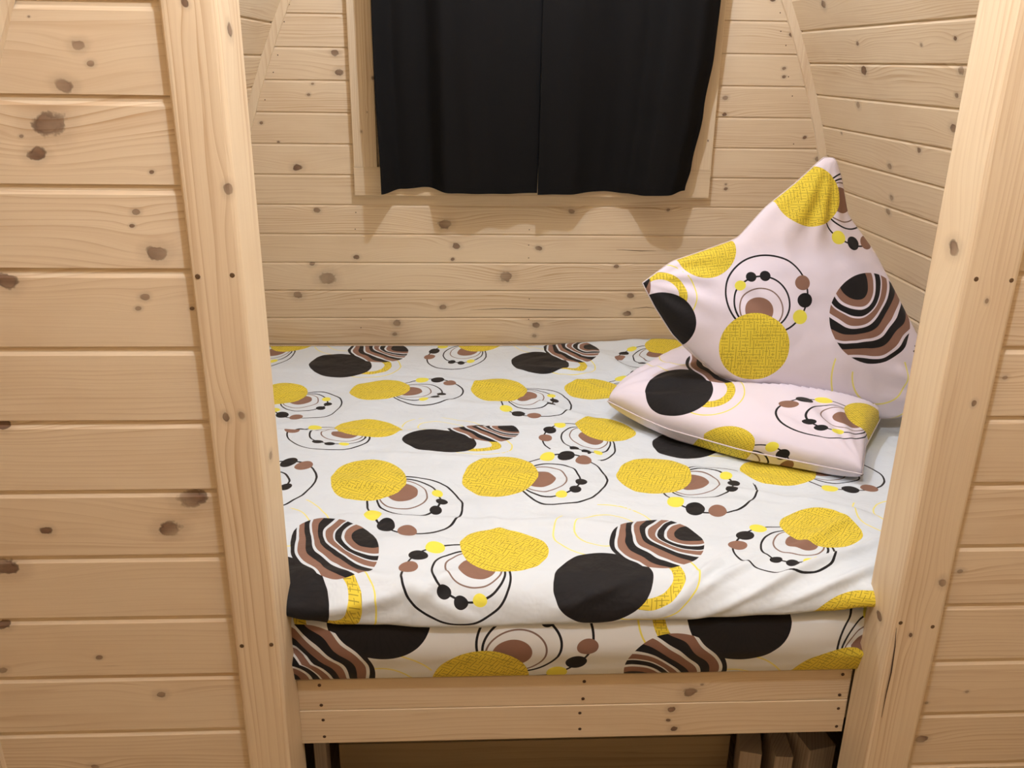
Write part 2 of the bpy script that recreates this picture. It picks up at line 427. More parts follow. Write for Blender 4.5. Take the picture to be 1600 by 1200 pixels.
# ------------------------------------------------------------------ window with its casing
wn = tag(empty('window_1', (0, W, 0)), 'small window in the far wall behind the black curtains', kind='structure')
IW = Matrix.Translation((0, -W, 0))
def casing(xa, xb, za, zb, th=.022, horiz=False, kn=()):
    if horiz: return extr('casing', [(0, .001), (.001, 0), (th, 0), (th, zb-za), (.001, zb-za), (0, zb-za-.001)], xb-xa, M_post, wn, Matrix.Translation((xa, -th, za)), kn)
    return extr('casing', [(0, .002), (.002, 0), (th, 0), (th, xb-xa), (.002, xb-xa), (0, xb-xa-.002)], zb-za, M_post, wn,
                Matrix(((0, 0, -1, xb), (0, 1, 0, -th), (1, 0, 0, za), (0, 0, 0, 1))), kn)
casing(-.503, -.413, .981, 1.95, kn=[(.32, .005, .006), (.13, .055, .005), (.2, .03, .003)])
casing(.785, .875, .981, 1.95, kn=[(.11, .022, .003)])
casing(-.503, .875, .874, .9805, horiz=True)
casing(-.503, .875, 1.9505, 2.05, horiz=True)
def box(name, a, b_, mat, parent):
    x0, y0, z0 = a; x1, y1, z1 = b_
    vs = [(x, y, z) for x in (x0, x1) for y in (y0, y1) for z in (z0, z1)]
    o = obj(name, vs, [(0, 1, 3, 2), (4, 6, 7, 5), (0, 4, 5, 1), (2, 3, 7, 6), (0, 2, 6, 4), (1, 5, 7, 3)], mat, parent)
    if mat in (M_wall, M_post, M_postl, M_rail, M_rough): setknots(o, [])
    return o
for nm, a, b_ in (('frame', (-.44, .0, .93), (-.39, .05, 1.95)), ('frame', (.76, .0, .93), (.81, .05, 1.95)), ('frame', (-.39, .0, .93), (.76, .05, .98)),
                  ('frame', (-.39, .0, 1.90), (.76, .05, 1.95)), ('frame', (.16, .0, .98), (.21, .05, 1.90))):
    box(nm, a, b_, M_post, wn)
box('pane', (-.39, .02, .98), (.16, .03, 1.90), M_night, wn)
box('pane', (.21, .02, .98), (.76, .03, 1.90), M_night, wn)

# ------------------------------------------------------------------ curtains
def curtain_mat():
    mt, b = newmat('black_curtain_cloth')
    P = N(N.node('ShaderNodeTexCoord').outputs['Object'])
    x, y, z = xyz(P)
    n = noise_n(comb(x*900.0, z*900.0), 1, 1)
    N.link(mix(n, srgb(20, 19, 19), srgb(28, 27, 26)), b.inputs['Base Color'])
    b.inputs['Roughness'].default_value = .9; b.inputs['Specular IOR Level'].default_value = .08
    N.link(bump(n, .2, .0004), b.inputs['Normal']); return mt
M_cur = curtain_mat()
def interp(tab, x):
    if x <= tab[0][0]: return tab[0][1]
    for (a, fa), (b_, fb) in zip(tab, tab[1:]):
        if x <= b_:
            t = (x-a)/(b_-a); t = t*t*(3-2*t); return fa+(fb-fa)*t
    return tab[-1][1]
def curtain(name, xl, xr, hem, off, label):
    """xl, xr: edge x as a table over z; hem: z over u; off: distance from the wall over u"""
    root = tag(empty(name, (interp(xl, 1.5), W-.08, 2.06)), label, 'curtain', 'pair of black curtains over the window')
    L = root.location
    nu, nz = 90, 60; vs, fs = [], []
    for j in range(nz+1):
        for i in range(nu+1):
            u = i/nu
            zb = interp(hem, u); z = zb + (2.05-zb)*(j/nz)**1.1
            xa, xb = interp(xl, z), interp(xr, z)
            k = min(1, (z-.87)/1.0)
            o_ = interp(off, u)*1.12*(1-k*.35) + .04*k + .004*math.sin(u*31+z*2)
            zz = z + .0
            x = xa + (xb-xa)*u + .003*noise.noise(Vector((u*6, z*5, 2)))
            vs.append((x-L.x, W-.024-o_-L.y + .003*noise.noise(Vector((u*8, z*6, 7))), zz-L.z))
    n1 = nu+1
    for j in range(nz):
        for i in range(nu): fs.append((j*n1+i, j*n1+i+1, (j+1)*n1+i+1, (j+1)*n1+i))
    c = obj('cloth', vs, fs, M_cur, root, True)
    md = c.modifiers.new('thick', 'SOLIDIFY'); md.thickness = .0018
    # stitched hem band
    vs, fs = [], []
    for i in range(nu+1):
        a = Vector(c.data.vertices[i].co); b2 = Vector(c.data.vertices[n1+i].co)
        top = a + (b2-a).normalized()*.022
        vs += [a+Vector((0, -.0014, -.001)), top+Vector((0, -.0014, 0)), top+Vector((0, .0022, 0)), a+Vector((0, .0022, -.001))]
    for i in range(nu):
        for k in range(4): fs.append((i*4+k, i*4+(k+1) % 4, i*4+4+(k+1) % 4, i*4+4+k))
    obj('hem', vs, fs, M_cur, root, False)
    return root
curtain('curtain', [(.88, -.392), (1.4, -.403), (1.6, -.403), (2.1, -.40)], [(.88, .197), (1.5, .200), (2.1, .2)],
        [(0, .892), (.12, .903), (.27, .911), (.45, .895), (.75, .893), (1, .897)],
        [(0, .078), (.11, .010), (.30, .010), (.42, .062), (.60, .060), (.80, .050), (1, .044)],
        'left black curtain panel hanging over the window')
curtain('curtain', [(.88, .197), (1.5, .198), (2.1, .2)], [(.90, .768), (1.0, .785), (1.2, .812), (1.4, .832), (1.6, .838), (2.1, .84)],
        [(0, .893), (.2, .893), (.45, .900), (.62, .893), (.85, .897), (1, .909)],
        [(0, .062), (.22, .052), (.40, .010), (.60, .008), (.72, .085), (.88, .09), (1, .035)],
        'right black curtain panel hanging over the window')
rod = tag(empty('curtain_rod', (.2, W-.06, 2.055)), 'thin rod carrying the black curtains above the window', 'rod')
def tube(name, a, b_, r, mat, parent, k=12):
    a, b_ = Vector(a), Vector(b_); d = (b_-a).normalized(); q = Vector((0, 0, 1)).rotation_difference(d)
    vs = [p + q @ Vector((r*math.cos(i*math.tau/k), r*math.sin(i*math.tau/k), 0)) for p in (a, b_) for i in range(k)]
    fs = [(i, (i+1) % k, k+(i+1) % k, k+i) for i in range(k)] + [tuple(range(k))[::-1], tuple(range(k, 2*k))]
    return obj(name, vs, fs, mat, parent)
tube('pole', (-.72, 0, 0), (.74, 0, 0), .006, M_screw, rod)
for sx in (-.70, .72): tube('bracket', (sx, 0, 0), (sx, .06, 0), .004, M_screw, rod)

# ------------------------------------------------------------------ printed cloth
# Print canonical frames. Motif A: yellow disc at the origin (r=1), rings above it. Motif B is kept at u+20: striped disc at the origin.
YEL = srgb(226, 202, 62); BRN = srgb(140, 104, 86); BLK = srgb(22, 19, 19); PYEL = srgb(232, 222, 80)
def cloth_mat(name, white, wob=.05, fine_bump=.5):
    mt, b = newmat(name)
    uv = N.node('ShaderNodeUVMap'); uv.uv_map = 'print'
    u, v, _ = xyz(N(uv.outputs[0]))
    isB = u.gt(10.0)
    isD = u.gt(30.0)      # the striped disc alone
    p0 = comb(u - isB*20.0 - isD*20.0, v)
    P = N(N.node('ShaderNodeTexCoord').outputs['Object'])
    nn = noise_n(P, 9, 2, .5, out=1)
    p = N.v('ADD', p0, N.v('SCALE', N.v('SUBTRACT', nn, (.5, .5, .5)), scale=wob*2))
    px, py, _ = xyz(p); p = comb(px, py)
    def dist(cx, cy): return N.v('DISTANCE', p, (cx, cy, 0))
    def ringm(d, r, w_): return N.m('ABSOLUTE', d - r).lt(w_)
    # woven texture inside yellow shapes
    q = comb(px*10.5, py*10.5)
    fl_ = N.v('FLOOR', q); fx, fy, _ = xyz(N.v('FRACTION', q))
    wn_ = N.node('ShaderNodeTexWhiteNoise'); wn_.noise_dimensions = '2D'; N.link(fl_, wn_.inputs['Vector'])
    h = N(wn_.outputs['Value'])
    la = N.m('ABSOLUTE', fx-.5).lt(.085); lb = N.m('ABSOLUTE', fy-.5).lt(.085); lc = fx.lt(.13)
    dash = N.m('MAXIMUM', la*h.lt(.5), lb*h.gt(.42)); dash = N.m('MAXIMUM', dash, lc*h.gt(.75))
    yel = mix(dash*.72, YEL, srgb(120, 104, 30))
    W_ = white
    c = mix(0.0, W_, W_)
    # --- motif A
    d_out = dist(.35, 1.56); d_in = dist(.20, 1.30); d_g = dist(.17, 1.12)
    c = mix(ringm(d_out, 1.18, .026), c, BLK)
    c = mix(ringm(d_in, .80, .026), c, BLK)
    c = mix(ringm(d_g, .62, .020), c, srgb(128, 104, 92))
    c = mix(dist(.11, 1.06).lt(.41), c, BRN)
    # clean gaps in the rings and their beads
    for cx, cy, r, k in ((-.39, 1.83, .15, PYEL), (-.085, 2.085, .15, BLK), (.32, 2.11, .155, BLK), (1.39, 1.90, .22, BRN), (1.455, 1.38, .22, BLK), (1.30, .885, .215, PYEL)):
        c = mix(dist(cx, cy).lt(r), c, k)
    c = mix(dist(0, 0).lt(1.0), c, yel)
    # --- motif B
    e = mix(0.0, W_, W_)
    dr = dist(-1.1, .62)
    e = mix(ringm(dr, 1.12, .018), e, srgb(236, 226, 130)); e = mix(ringm(dr, .66, .018), e, srgb(236, 226, 130))
    d2 = dist(-.34, -1.27)
    e = mix(ringm(d2, .66, .12), e, yel); e = mix(ringm(d2, 1.05, .018), e, srgb(232, 220, 100))
    db = dist(-1.20, -1.33)
    bx, by, _ = xyz(N.v('SUBTRACT', p, (-1.20, -1.33, 0)))
    ang = N.m('ARCTAN2', by, bx)
    rad = N.m('SINE', ang*34.0 + noise_n(p, 3.0, 2)*9.0).gt(.75)
    e = mix(db.lt(.99), e, mix(rad*.5, BLK, srgb(12, 11, 11)))
    e = mix(isD, e, W_)
    ds = dist(.84, .36) + (noise_n(p, 1.0, 1, .3)-.5)*.5
    dq = (ds-.2)*2.55
    per = N.m('FRACT', dq)
    wide = noise_n(N.v('FLOOR', comb(dq, 0.0)), 3.1, 0)
    st = mix(per.gt(.40), BLK, BRN)
    st = mix(per.gt(.83), st, W_)
    st = mix(ringm(per, .40, .045)*wide.gt(.5), st, W_)
    st = mix(ds.lt(.2), st, BLK)
    e = mix(dist(0, 0).lt(1.0), e, st)
    outc = mix(isB, c, e)
    # faint uneven fibre tone, slightly greyer in random patches
    tone = noise_n(P, 4.0, 3, .6)
    outc = mix(smooth(tone, .4, .75)*.06, outc, mix(1.0, outc, (.72, .74, .78), 'MULTIPLY'))
    N.link(outc, b.inputs['Base Color'])
    b.inputs['Roughness'].default_value = .72; b.inputs['Specular IOR Level'].default_value = .25
    b.inputs['Sheen Weight'].default_value = .08
    hh = noise_n(P, 13, 3, .5, dist=.25)*1.0 + noise_n(P, 900, 1)*.02
    N.link(bump(hh, fine_bump, .012), b.inputs['Normal'])
    return mt
M_duvet = cloth_mat('printed_cotton', srgb(213, 220, 224), .085, .75)
M_sheet = cloth_mat('printed_cotton_sheet', srgb(225, 227, 226), .012, .18)
M_pil = cloth_mat('printed_cotton_pillowcase', srgb(228, 218, 226), .014, .3)

def apply_print(o, motifs, cloth):
    """cloth: per-vertex flat cloth coordinates (s,t) in metres; each face takes the motif it lies in.
    motif = (kind, m00, m01, tx, m10, m11, ty): canonical = M*(s,t)+T ; optional clip function name"""
    me = o.data; L = me.uv_layers.new(name='print')
    lim = []
    data = [0.0]*(len(me.loops)*2)
    for poly in me.polygons:
        vi = [me.loops[l].vertex_index for l in poly.loop_indices]
        s = sum(cloth[i][0] for i in vi)/len(vi); t = sum(cloth[i][1] for i in vi)/len(vi)
        best = None; bd = 1.0
        for mo in motifs:
            k, a, b_, tx, c_, d_, ty = mo[:7]
            U = a*s+b_*t+tx; V_ = c_*s+d_*t+ty
            if k == 'A':
                q = math.hypot(U-.28, V_-.85)/2.05
                if math.hypot(U, V_) < 1.12: q = min(q, .3*math.hypot(U, V_))
                elif abs(math.hypot(U-.35, V_-1.56)-1.18) < .27: q = min(q, .55)
            else:
                q = math.hypot((U+.62), (V_+.55))/2.35
                for cu, cv in ((0, 0), (-1.2, -1.33)):
                    if math.hypot(U-cu, V_-cv) < 1.12: q = min(q, .3*math.hypot(U-cu, V_-cv))
                if len(mo) > 7: q = -1
            if len(mo) > 7 and math.hypot(U, V_) > 1.26: continue      # only the disc of this one
            if q < bd: bd = q; best = mo
        for l, i in zip(poly.loop_indices, vi):
            if best is None: uvv = (6.0, 6.0)
            else:
                k, a, b_, tx, c_, d_, ty = best[:7]; s2, t2 = cloth[i]
                uvv = (a*s2+b_*t2+tx + ((40.0 if len(best) > 7 else 20.0) if k == 'B' else 0), c_*s2+d_*t2+ty)
            data[2*l], data[2*l+1] = uvv
    L.data.foreach_set('uv', data)
    cl = me.uv_layers.new(name='cloth')
    cl.data.foreach_set('uv', [c for l in me.loops for c in cloth[l.vertex_index]])

PR_DUVET = [('A', -5.2562, -7.1051, 2.7049, 8.304, -3.0173, 4.692), ('A', 3.1558, 6.9821, -4.6053, 9.1165, -3.1712, 1.8753), ('A', 3.1558, 6.9821, -2.0143, 9.1165, -3.1712, 8.9615), ('A', -2.7908, -7.6333, 6.1859, 9.1239, -3.9227, -1.5006), ('A', -4.9675, -8.3493, 7.8211, 9.2884, -4.3636, 12.697), ('A', 3.3235, 7.9966, -9.9035, 8.8811, -3.5814, 8.3619), ('A', -5.9553, -7.3852, 10.5097, 8.3105, -3.7435, 4.8906), ('A', 2.0044, 8.8111, -12.7927, 9.5784, -2.1984, -0.5455), ('A', -6.8851, 5.2933, -8.0301, -6.8085, -9.8414, 7.5024), ('A', -9.1233, 4.3768, -1.0761, -6.2445, -8.2815, 10.4094), ('A', -8.261, 4.8784, -1.0764, -5.6746, -8.4456, 2.1608), ('A', -8.4505, 7.0439, 4.3214, -5.7336, -8.2636, 7.1993), ('A', -9.8746, 3.1714, -6.4574, -2.5621, -6.789, 13.4323), ('A', -9.8746, 3.1714, -14.0276, -2.5621, -6.789, 11.4925), ('A', -10.1104, 5.6827, -3.0565, -2.9797, -8.5114, 18.0468), ('A', 0.9057, -11.0136, 6.4919, 9.6202, 0.8972, -8.1908), ('A', 3.1558, 6.9821, -1.9854, 9.1165, -3.1712, -7.1424), ('B', 9.875, 1.9208, 3.1885, 1.2251, 7.1483, -1.4449), ('B', 9.0859, -0.9489, -3.1267, -0.2566, 8.6934, -2.2498), ('B', 9.0859, -0.9489, -10.0068, -0.2566, 8.6934, -2.6236), ('B', 8.8811, 0.5184, -0.293, 2.1969, 13.0884, -12.6702), ('B', 8.3325, 0.726, 2.24, 0.4622, 7.3735, -13.4854), ('B', 8.9919, -0.462, -2.2774, 2.3186, 7.2025, -13.9822), ('B', 8.4713, -2.1873, -4.3873, -0.2586, 8.9373, -9.0331)]
PR_SHEET = [('B', -8.6359, -0.7228, 3.4585, -0.1595, -8.8588, 0.9826), ('B', -8.6359, -0.7228, -3.2432, -0.1595, -8.8588, 1.0798), ('A', 8.3845, -5.4503, 0.8249, 4.2446, 9.2738, -0.6458), ('A', 8.3845, -5.4503, -5.9533, 4.2446, 9.2738, -3.8454)]
PR_P1 = [('A', 9.8877, 0.1546, -7.7825, -0.0109, 10.0667, -1.322), ('A', -0.288, -10.2839, 6.3154, 10.2339, -0.1086, -9.7355), ('A', 11.2581, 0.9012, -7.6807, -1.2455, 11.1934, -3.9561), ('B', -0.6251, 7.2601, -0.8571, -7.1016, -0.8091, 8.3154, 'disc'), ('B', -4.392, 5.6481, 3.81, -5.6155, -4.6327, 7.4408), ('B', 0.0677, 10.5934, -3.3715, -10.3279, -0.0744, 4.04)]
PR_P2 = [('B', 10.1676, -2.6688, -4.0477, 1.6352, 8.3255, -11.5579), ('A', -2.9666, 12.2073, -8.418, -7.8416, -5.8522, 14.5328), ('A', 12.2516, 6.4373, -13.6863, 5.3014, -13.263, 8.0272)]

# ------------------------------------------------------------------ bed: frame, mattress, duvet
bed = tag(empty('bed_frame', (.18, .10, FLOOR)), 'built-in pine bed frame whose two-board front rail spans the opening', 'bed')
def inbed(M): return Matrix.Translation(-Vector(bed.location)) @ M
RL = 1.248
r1 = extr('rail', rbeam(.0925, .03, .0025), RL, M_rail, bed, inbed(Matrix.Translation((-.4445, .10, -.0915+.0002)) @ Matrix.Rotation(-.0, 4, 'Y')), [(.84, .075, .010), (.835, .045, -.005), (.85, .02, .009)])
r2 = extr('rail', rbeam(.0835, .03, .0025), RL, M_rail, bed, inbed(Matrix.Translation((-.4445, .101, .0015))), [(.88, .03, .016), (.905, .05, .004)])
SCREWS_RAIL = [(-0.3965, 0.0708), (-0.3957, 0.0165), (-0.394, -0.0246), (-0.394, -0.0716), (0.1918, 0.0671), (0.1909, 0.0192), (0.1853, -0.0203), (0.1872, -0.066), (0.7822, 0.0725), (0.7834, 0.0151), (0.7861, -0.0233), (0.7892, -0.0753)]
for x, z in SCREWS_RAIL: disc('screw', Vector((x, .1003, z))-bed.location, (0, -1, 0), .0040, M_nail, bed)
for z_, y_ in ((0, .145), (0, 1.0), (0, 1.88)):
    o = box('bearer', Vector((-1.02, y_, -.09))-bed.location, Vector((1.40, y_+.045, .065))-bed.location, M_rail, bed)
for i in range(18):
    x0 = -1.0+i*.134
    box('slat', Vector((x0, .15, .067))-bed.location, Vector((x0+.09, 1.90, .085))-bed.location, M_rough, bed)

def rnoise(x, y, s, seed=0): return noise.noise(Vector((x*s, y*s, seed)))
# mattress: a rounded block with a bulging front
def mattress():
    x0, x1 = -1.02, 1.41; zb, zt = .0875, .262; yb = W-.03
    nx = 150
    prof = []                                     # (y, z) around the front, from the back top to the back bottom
    for i in range(12): prof.append((yb - (yb-.16)*i/11, zt))
    for i in range(1, 9):
        a = i/8*math.pi/2; prof.append((.16-.090*math.sin(a), zt-.030*(1-math.cos(a))))
    for i in range(1, 9):
        t = i/9; prof.append((.070 - .006*math.sin(math.pi*min(1, t*1.3)) + .014*t**3, zt-.030-(zt-.030-zb-.02)*t))
    for i in range(1, 6):
        a = i/5*math.pi/2; prof.append((.084+.03*(1-math.cos(a)), zb+.02-.02*math.sin(a)))
    prof += [(1.0, zb), (yb, zb)]
    n = len(prof); vs, fs, cl = [], [], []
    for i in range(nx+1):
        X = x0+(x1-x0)*i/nx
        s = 0; prev = prof[0]
        for k, (y, z) in enumerate(prof):
            s += math.hypot(y-prev[0], z-prev[1]); prev = (y, z)
            yy = y
            if 12 <= k < 25:
                # the corners by the posts pull back a little
                e = max(0, (-.36-X)/.08) + max(0, (X-.70)/.10)
                yy += .028*min(1, e)**2 + .004*rnoise(X, z, 5, 1) + .002*rnoise(X, z, 16, 3)
            zz = z - (0.0 if k > 20 else .0)
            vs.append((X, yy, zz)); cl.append((X, z if y < .5 else z+1))
    for i in range(nx):
        for k in range(n-1): fs.append((i*n+k, i*n+k+1, (i+1)*n+k+1, (i+1)*n+k))
        fs.append((i*n+n-1, i*n, (i+1)*n, (i+1)*n+n-1))
    fs += [tuple(range(n))[::-1], tuple(range(nx*n, nx*n+n))]
    o = obj('mattress', vs, fs, M_sheet, None, True)
    bm = bmesh.new(); bm.from_mesh(o.data); bmesh.ops.recalc_face_normals(bm, faces=bm.faces); bm.to_mesh(o.data); bm.free()
    apply_print(o, PR_SHEET, cl)
    tag(o, 'thick mattress in a fitted sheet printed with circles, below the duvet', 'mattress')
    return o
mattress()

# duvet
HEM = [(-.47, .288), (-.40, .276), (-.33, .266), (-.25, .260), (-.15, .252), (.0, .252), (.15, .256), (.3, .262), (.45, .266), (.6, .272), (.7, .278), (.85, .288), (1.3, .29)]
RIDGES = [  # (x0,t0,x1,t1,width,amp)
    (-.38, .30, -.05, .26, .03, .006), (.05, .42, .35, .30, .03, .006), (-.30, 1.30, .05, 1.22, .03, .006), (.15, 1.65, .40, 1.50, .025, .007), (-.42, .16, -.15, .10, .02, .006), (.5, .72, .8, .58, .025, .006),
    (.90, .26, .44, .015, .013, .013), (.90, .17, .62, .045, .013, .012), (.60, .195, .40, .06, .012, .009), (.51, .20, .36, .04, .012, .009),
    (.88, .39, .66, .20, .015, .008), (-.10, .14, -.20, .04, .014, .007), (.06, .18, -.02, .43, .014, .004), (-.20, .08, -.36, .04, .014, .007), (.30, .12, .10, .03, .016, .006), (-.42, .02, -.12, .12, .025, .010),
    (-.20, .10, -.05, .02, .018, .007), (-.40, .42, .25, .36, .016, .006), (.40, .50, .85, .42, .02, .006),
    (-.9, 1.02, .0, 1.00, .02, .006), (.30, 1.5, .55, 1.15, .02, .008), (.45, 1.75, .60, 1.35, .03, .014),
    (.10, 1.3, .35, 1.05, .018, .007), (-.35, .80, .1, .74, .018, .005), (.62, .55, .95, .38, .02, .009), (-.2, 1.55, .1, 1.40, .02, .005),
    (.0, .62, .3, .70, .02, .004), (-.42, .62, -.2, .55, .02, .005)]
def duvet_z(X, t):
    """bumps on the duvet as a function of width X and distance t from the front"""
    z = 0
    z += .010*rnoise(X, t, 2.6, 5) + .006*rnoise(X, t, 6.5, 8) + .0030*rnoise(X, t, 14, 2)
    z += .006*abs(noise.noise(Vector((X*5+t*3, t*7-X*3, 8.1))))*1.2
    z += .0016*noise.noise(Vector((X*9+t*26, t*9-X*4, 3.3)))
    for x0, t0, x1, t1, wd, am in RIDGES:
        dx, dt = x1-x0, t1-t0; L2 = dx*dx+dt*dt
        u = ((X-x0)*dx+(t-t0)*dt)/L2
        if -.25 < u < 1.25:
            d = abs((X-x0)*dt-(t-t0)*dx)/math.sqrt(L2)
            if d < wd*3:
                f = math.exp(-(d/wd)**2)*max(0, 1-(2*u-1)**2*.64) if 0 <= u <= 1 else math.exp(-(d/wd)**2)*.36*max(0, 1-(max(-u, u-1)/.25))
                z += am*f*1.5
    # the step of the fold across the left half
    w_ = 1-1/(1+math.exp(-(X-.30)/.05))
    tc = 1.005 + .02*math.sin(X*5)
    step = 1/(1+math.exp((t-tc)/.006))*math.exp(-max(0, tc-t)/.28)
    z += .020*w_*step
    return z
def duvet_base(X, t):
    """unwrinkled surface (Y, z, ny, nz) at cloth distance t from the front shoulder"""
    zh = interp(HEM, X)
    zf = .325; zk = .262 + .022*max(0, min(1, (X-.1)/.5))
    T0 = .14
    if t >= T0:
        k = (t-T0)/(1.93-T0)
        return t, zf + (zk-zf)*(1-(1-k)**1.6), 0, 1
    ry, rz = .076, zf-zh
    per = .128
    u = (T0-t)/per
    if u <= 1:
        a = u*math.pi/2
        return T0-ry*math.sin(a), zh+rz*math.cos(a), -math.sin(a), math.cos(a)
    a = min(1, (u-1)/.45)*math.pi
    return T0-ry+.010*(1-math.cos(a)), zh-.010*math.sin(a), -math.cos(a), -math.sin(a)
def duvet():
    x0, x1 = -1.03, 1.42; nx, nt = 300, 250
    tmin, tmax = -.10, 1.925
    vs, fs, cl = [], [], []
    for j in range(nt+1):
        g = j/nt; t = tmin + (tmax-tmin)*(g*.55 + .45*g*g)
        for i in range(nx+1):
            X = x0+(x1-x0)*i/nx
            Y, z, ny, nz = duvet_base(X, t)
            b_ = duvet_z(X, t) if t > -.02 else 0
            if t < .14: b_ *= .65 + .35*max(0, t)/.14
            edge = 1 - min(1, max(0, (X-1.25)/.17)) * .6
            if t > 1.85: b_ *= 1
            if z+nz*b_ < .2645 and t > .14: b_ = (.2645-z)/max(nz, .1) if z < .2645 else b_
            zz = z+nz*b_
            if t > .14: zz = max(zz, .2665)
            if abs(t-1.9) < .2 and X > .3: zz += .012*math.exp(-((X-.62)/.25)**2)*max(0, (t-1.5)/.4)
            vs.append((X, Y+ny*b_, zz)); cl.append((X, t))
    n1 = nx+1
    for j in range(nt):
        for i in range(nx): fs.append((j*n1+i, j*n1+i+1, (j+1)*n1+i+1, (j+1)*n1+i))
    # closed underside resting on the mattress
    top_n = len(vs)
    for yy in (.16, 1.92):
        for i in range(nx+1): vs.append((x0+(x1-x0)*i/nx, yy, .2642)); cl.append((x0+(x1-x0)*i/nx, -9.0))
    for i in range(nx):
        fs.append((i+1, i, top_n+i, top_n+i+1))
        fs.append((top_n+i+1, top_n+i, top_n+n1+i, top_n+n1+i+1))
        fs.append((top_n+n1+i+1, top_n+n1+i, nt*n1+i, nt*n1+i+1))
    fs.append(tuple(j*n1 for j in range(nt+1))[::-1]+(top_n, top_n+n1))
    fs.append(tuple(j*n1+nx for j in range(nt+1))+(top_n+n1+nx, top_n+nx))
    o = obj('duvet', vs, fs, M_duvet, None, True)
    apply_print(o, PR_DUVET, cl)
    tag(o, 'rumpled white duvet printed with yellow, black and striped circles covering the bed', 'duvet')
duvet()

# ------------------------------------------------------------------ pillows
def warp(x): return .45*x + .55*(1-math.cos(math.pi*x))/2
def polyline(pts, n):
    d = [0]
    for a, b_ in zip(pts, pts[1:]): d.append(d[-1]+math.dist(a, b_))
    out = []
    for i in range(n+1):
        s = d[-1]*warp(i/n)
        k = max(0, min(len(pts)-2, next((q-1 for q in range(1, len(d)) if d[q] >= s-1e-9), len(pts)-2)))
        t = (s-d[k])/max(1e-9, d[k+1]-d[k])
        out.append(tuple(pts[k][c]*(1-t)+pts[k+1][c]*t for c in range(2)))
    for _ in range(3):   # soften corners of the outline, ends fixed
        out = [out[0]]+[tuple((out[i-1][c]+2*out[i][c]+out[i+1][c])/4 for c in range(2)) for i in range(1, n)]+[out[-1]]
    return out
def pillow(name, top, right, bottom, left, to3d, thick, mat, motifs, label, uvfun=None, front_k=1.0, back_k=.6, seed=0, creases=(), floorz=None, ceil=None, power=.42):
    """top: polyline corner0->corner1, right 1->2, bottom 3->2, left 0->3, in the cushion's own plane"""
    n = 84
    T, B_, Lf, R_ = polyline(top, n), polyline(bottom, n), polyline(left, n), polyline(right, n)
    def coons(i, j):
        u, v = warp(i/n), warp(j/n)
        return tuple((1-v)*T[i][c]+v*B_[i][c]+(1-u)*Lf[j][c]+u*R_[j][c]
                     - ((1-u)*(1-v)*T[0][c]+u*(1-v)*T[n][c]+(1-u)*v*B_[0][c]+u*v*B_[n][c]) for c in range(2))
    vs, fs, cl = [], [], []; n1 = n+1
    def prof(u, v):
        a = (4*u*(1-u)); b_ = (4*v*(1-v))
        return (a*b_)**power*(.75+.25*(a*b_)**.5)
    for side in (1, -1):
        for j in range(n1):
            for i in range(n1):
                a, b_ = coons(i, j); u, v = warp(i/n), warp(j/n)
                p_ = prof(u, v)
                h = thick*p_
                wr_ = .006*rnoise(a, b_, 7, seed)+.0025*rnoise(a, b_, 19, seed+3)
                # gathers running in from the corners
                for cu, cv in ((0, 0), (1, 0), (1, 1), (0, 1)):
                    du, dv = u-cu, v-cv; d_ = math.hypot(du, dv)
                    an = math.atan2(abs(dv), abs(du))
                    wr_ += .006*math.sin(an*15+cu*2+cv)*math.exp(-((d_-.22)/.14)**2)
                for (ua, va, ub, vb, wd, am) in creases:
                    dx, dy = ub-ua, vb-va; L2 = dx*dx+dy*dy; q = ((u-ua)*dx+(v-va)*dy)/L2
                    if 0 < q < 1:
                        d2 = abs((u-ua)*dy-(v-va)*dx)/math.sqrt(L2); wr_ += am*math.exp(-(d2/wd)**2)*math.sin(math.pi*q)
                h = h*(front_k if side > 0 else back_k) + wr_*min(1, p_*1.6)*(1 if side > 0 else .5)
                P = to3d(a, b_, h*side)
                if floorz is not None: P = Vector((P.x, P.y, max(P.z, floorz(P.x, P.y))))
                if ceil: P = ceil(P)
                vs.append(P); cl.append(uvfun(P) if uvfun else (a, b_))
    off = n1*n1
    for j in range(n):
        for i in range(n):
            q = (j*n1+i, j*n1+i+1, (j+1)*n1+i+1, (j+1)*n1+i)
            fs.append(q[::-1]); fs.append(tuple(off+k for k in q))
    # seam strip joining the two sides
    ring = [i for i in range(n1)] + [j*n1+n for j in range(1, n1)] + [n*n1+i for i in range(n-1, -1, -1)] + [j*n1 for j in range(n-1, 0, -1)]
    for a, b_ in zip(ring, ring[1:]+ring[:1]): fs.append((a, b_, off+b_, off+a))
    cen = sum((Vector(v) for v in vs), Vector())/len(vs); 
    base = Vector((cen.x, cen.y, min(v[2] for v in vs)))
    root_o = obj(name, [Vector(v)-base for v in vs], fs, mat, None, True); root_o.location = base
    bm = bmesh.new(); bm.from_mesh(root_o.data)
    bmesh.ops.recalc_face_normals(bm, faces=bm.faces); bm.to_mesh(root_o.data); bm.free()
    apply_print(root_o, motifs, cl)
    # piping seam along the rim
    vsr, fsr = [], []; rr = .0022; k = 6
    m_ = len(ring)
    for q in range(m_):
        a = Vector(vs[ring[q]])-base; b_ = Vector(vs[ring[(q+1) % m_]])-base; c_ = Vector(vs[ring[q-1]])-base
        t = (b_-c_).normalized() if (b_-c_).length > 1e-6 else Vector((1, 0, 0))
        s1 = t.cross(Vector((.3, 1, .2))).normalized(); s2 = t.cross(s1)
        for w2 in range(k): vsr.append(a + s1*rr*math.cos(w2*math.tau/k)+s2*rr*math.sin(w2*math.tau/k))
    for q in range(m_):
        for w2 in range(k):
            a, b_ = q*k, ((q+1) % m_)*k; fsr.append((a+w2, a+(w2+1) % k, b_+(w2+1) % k, b_+w2))
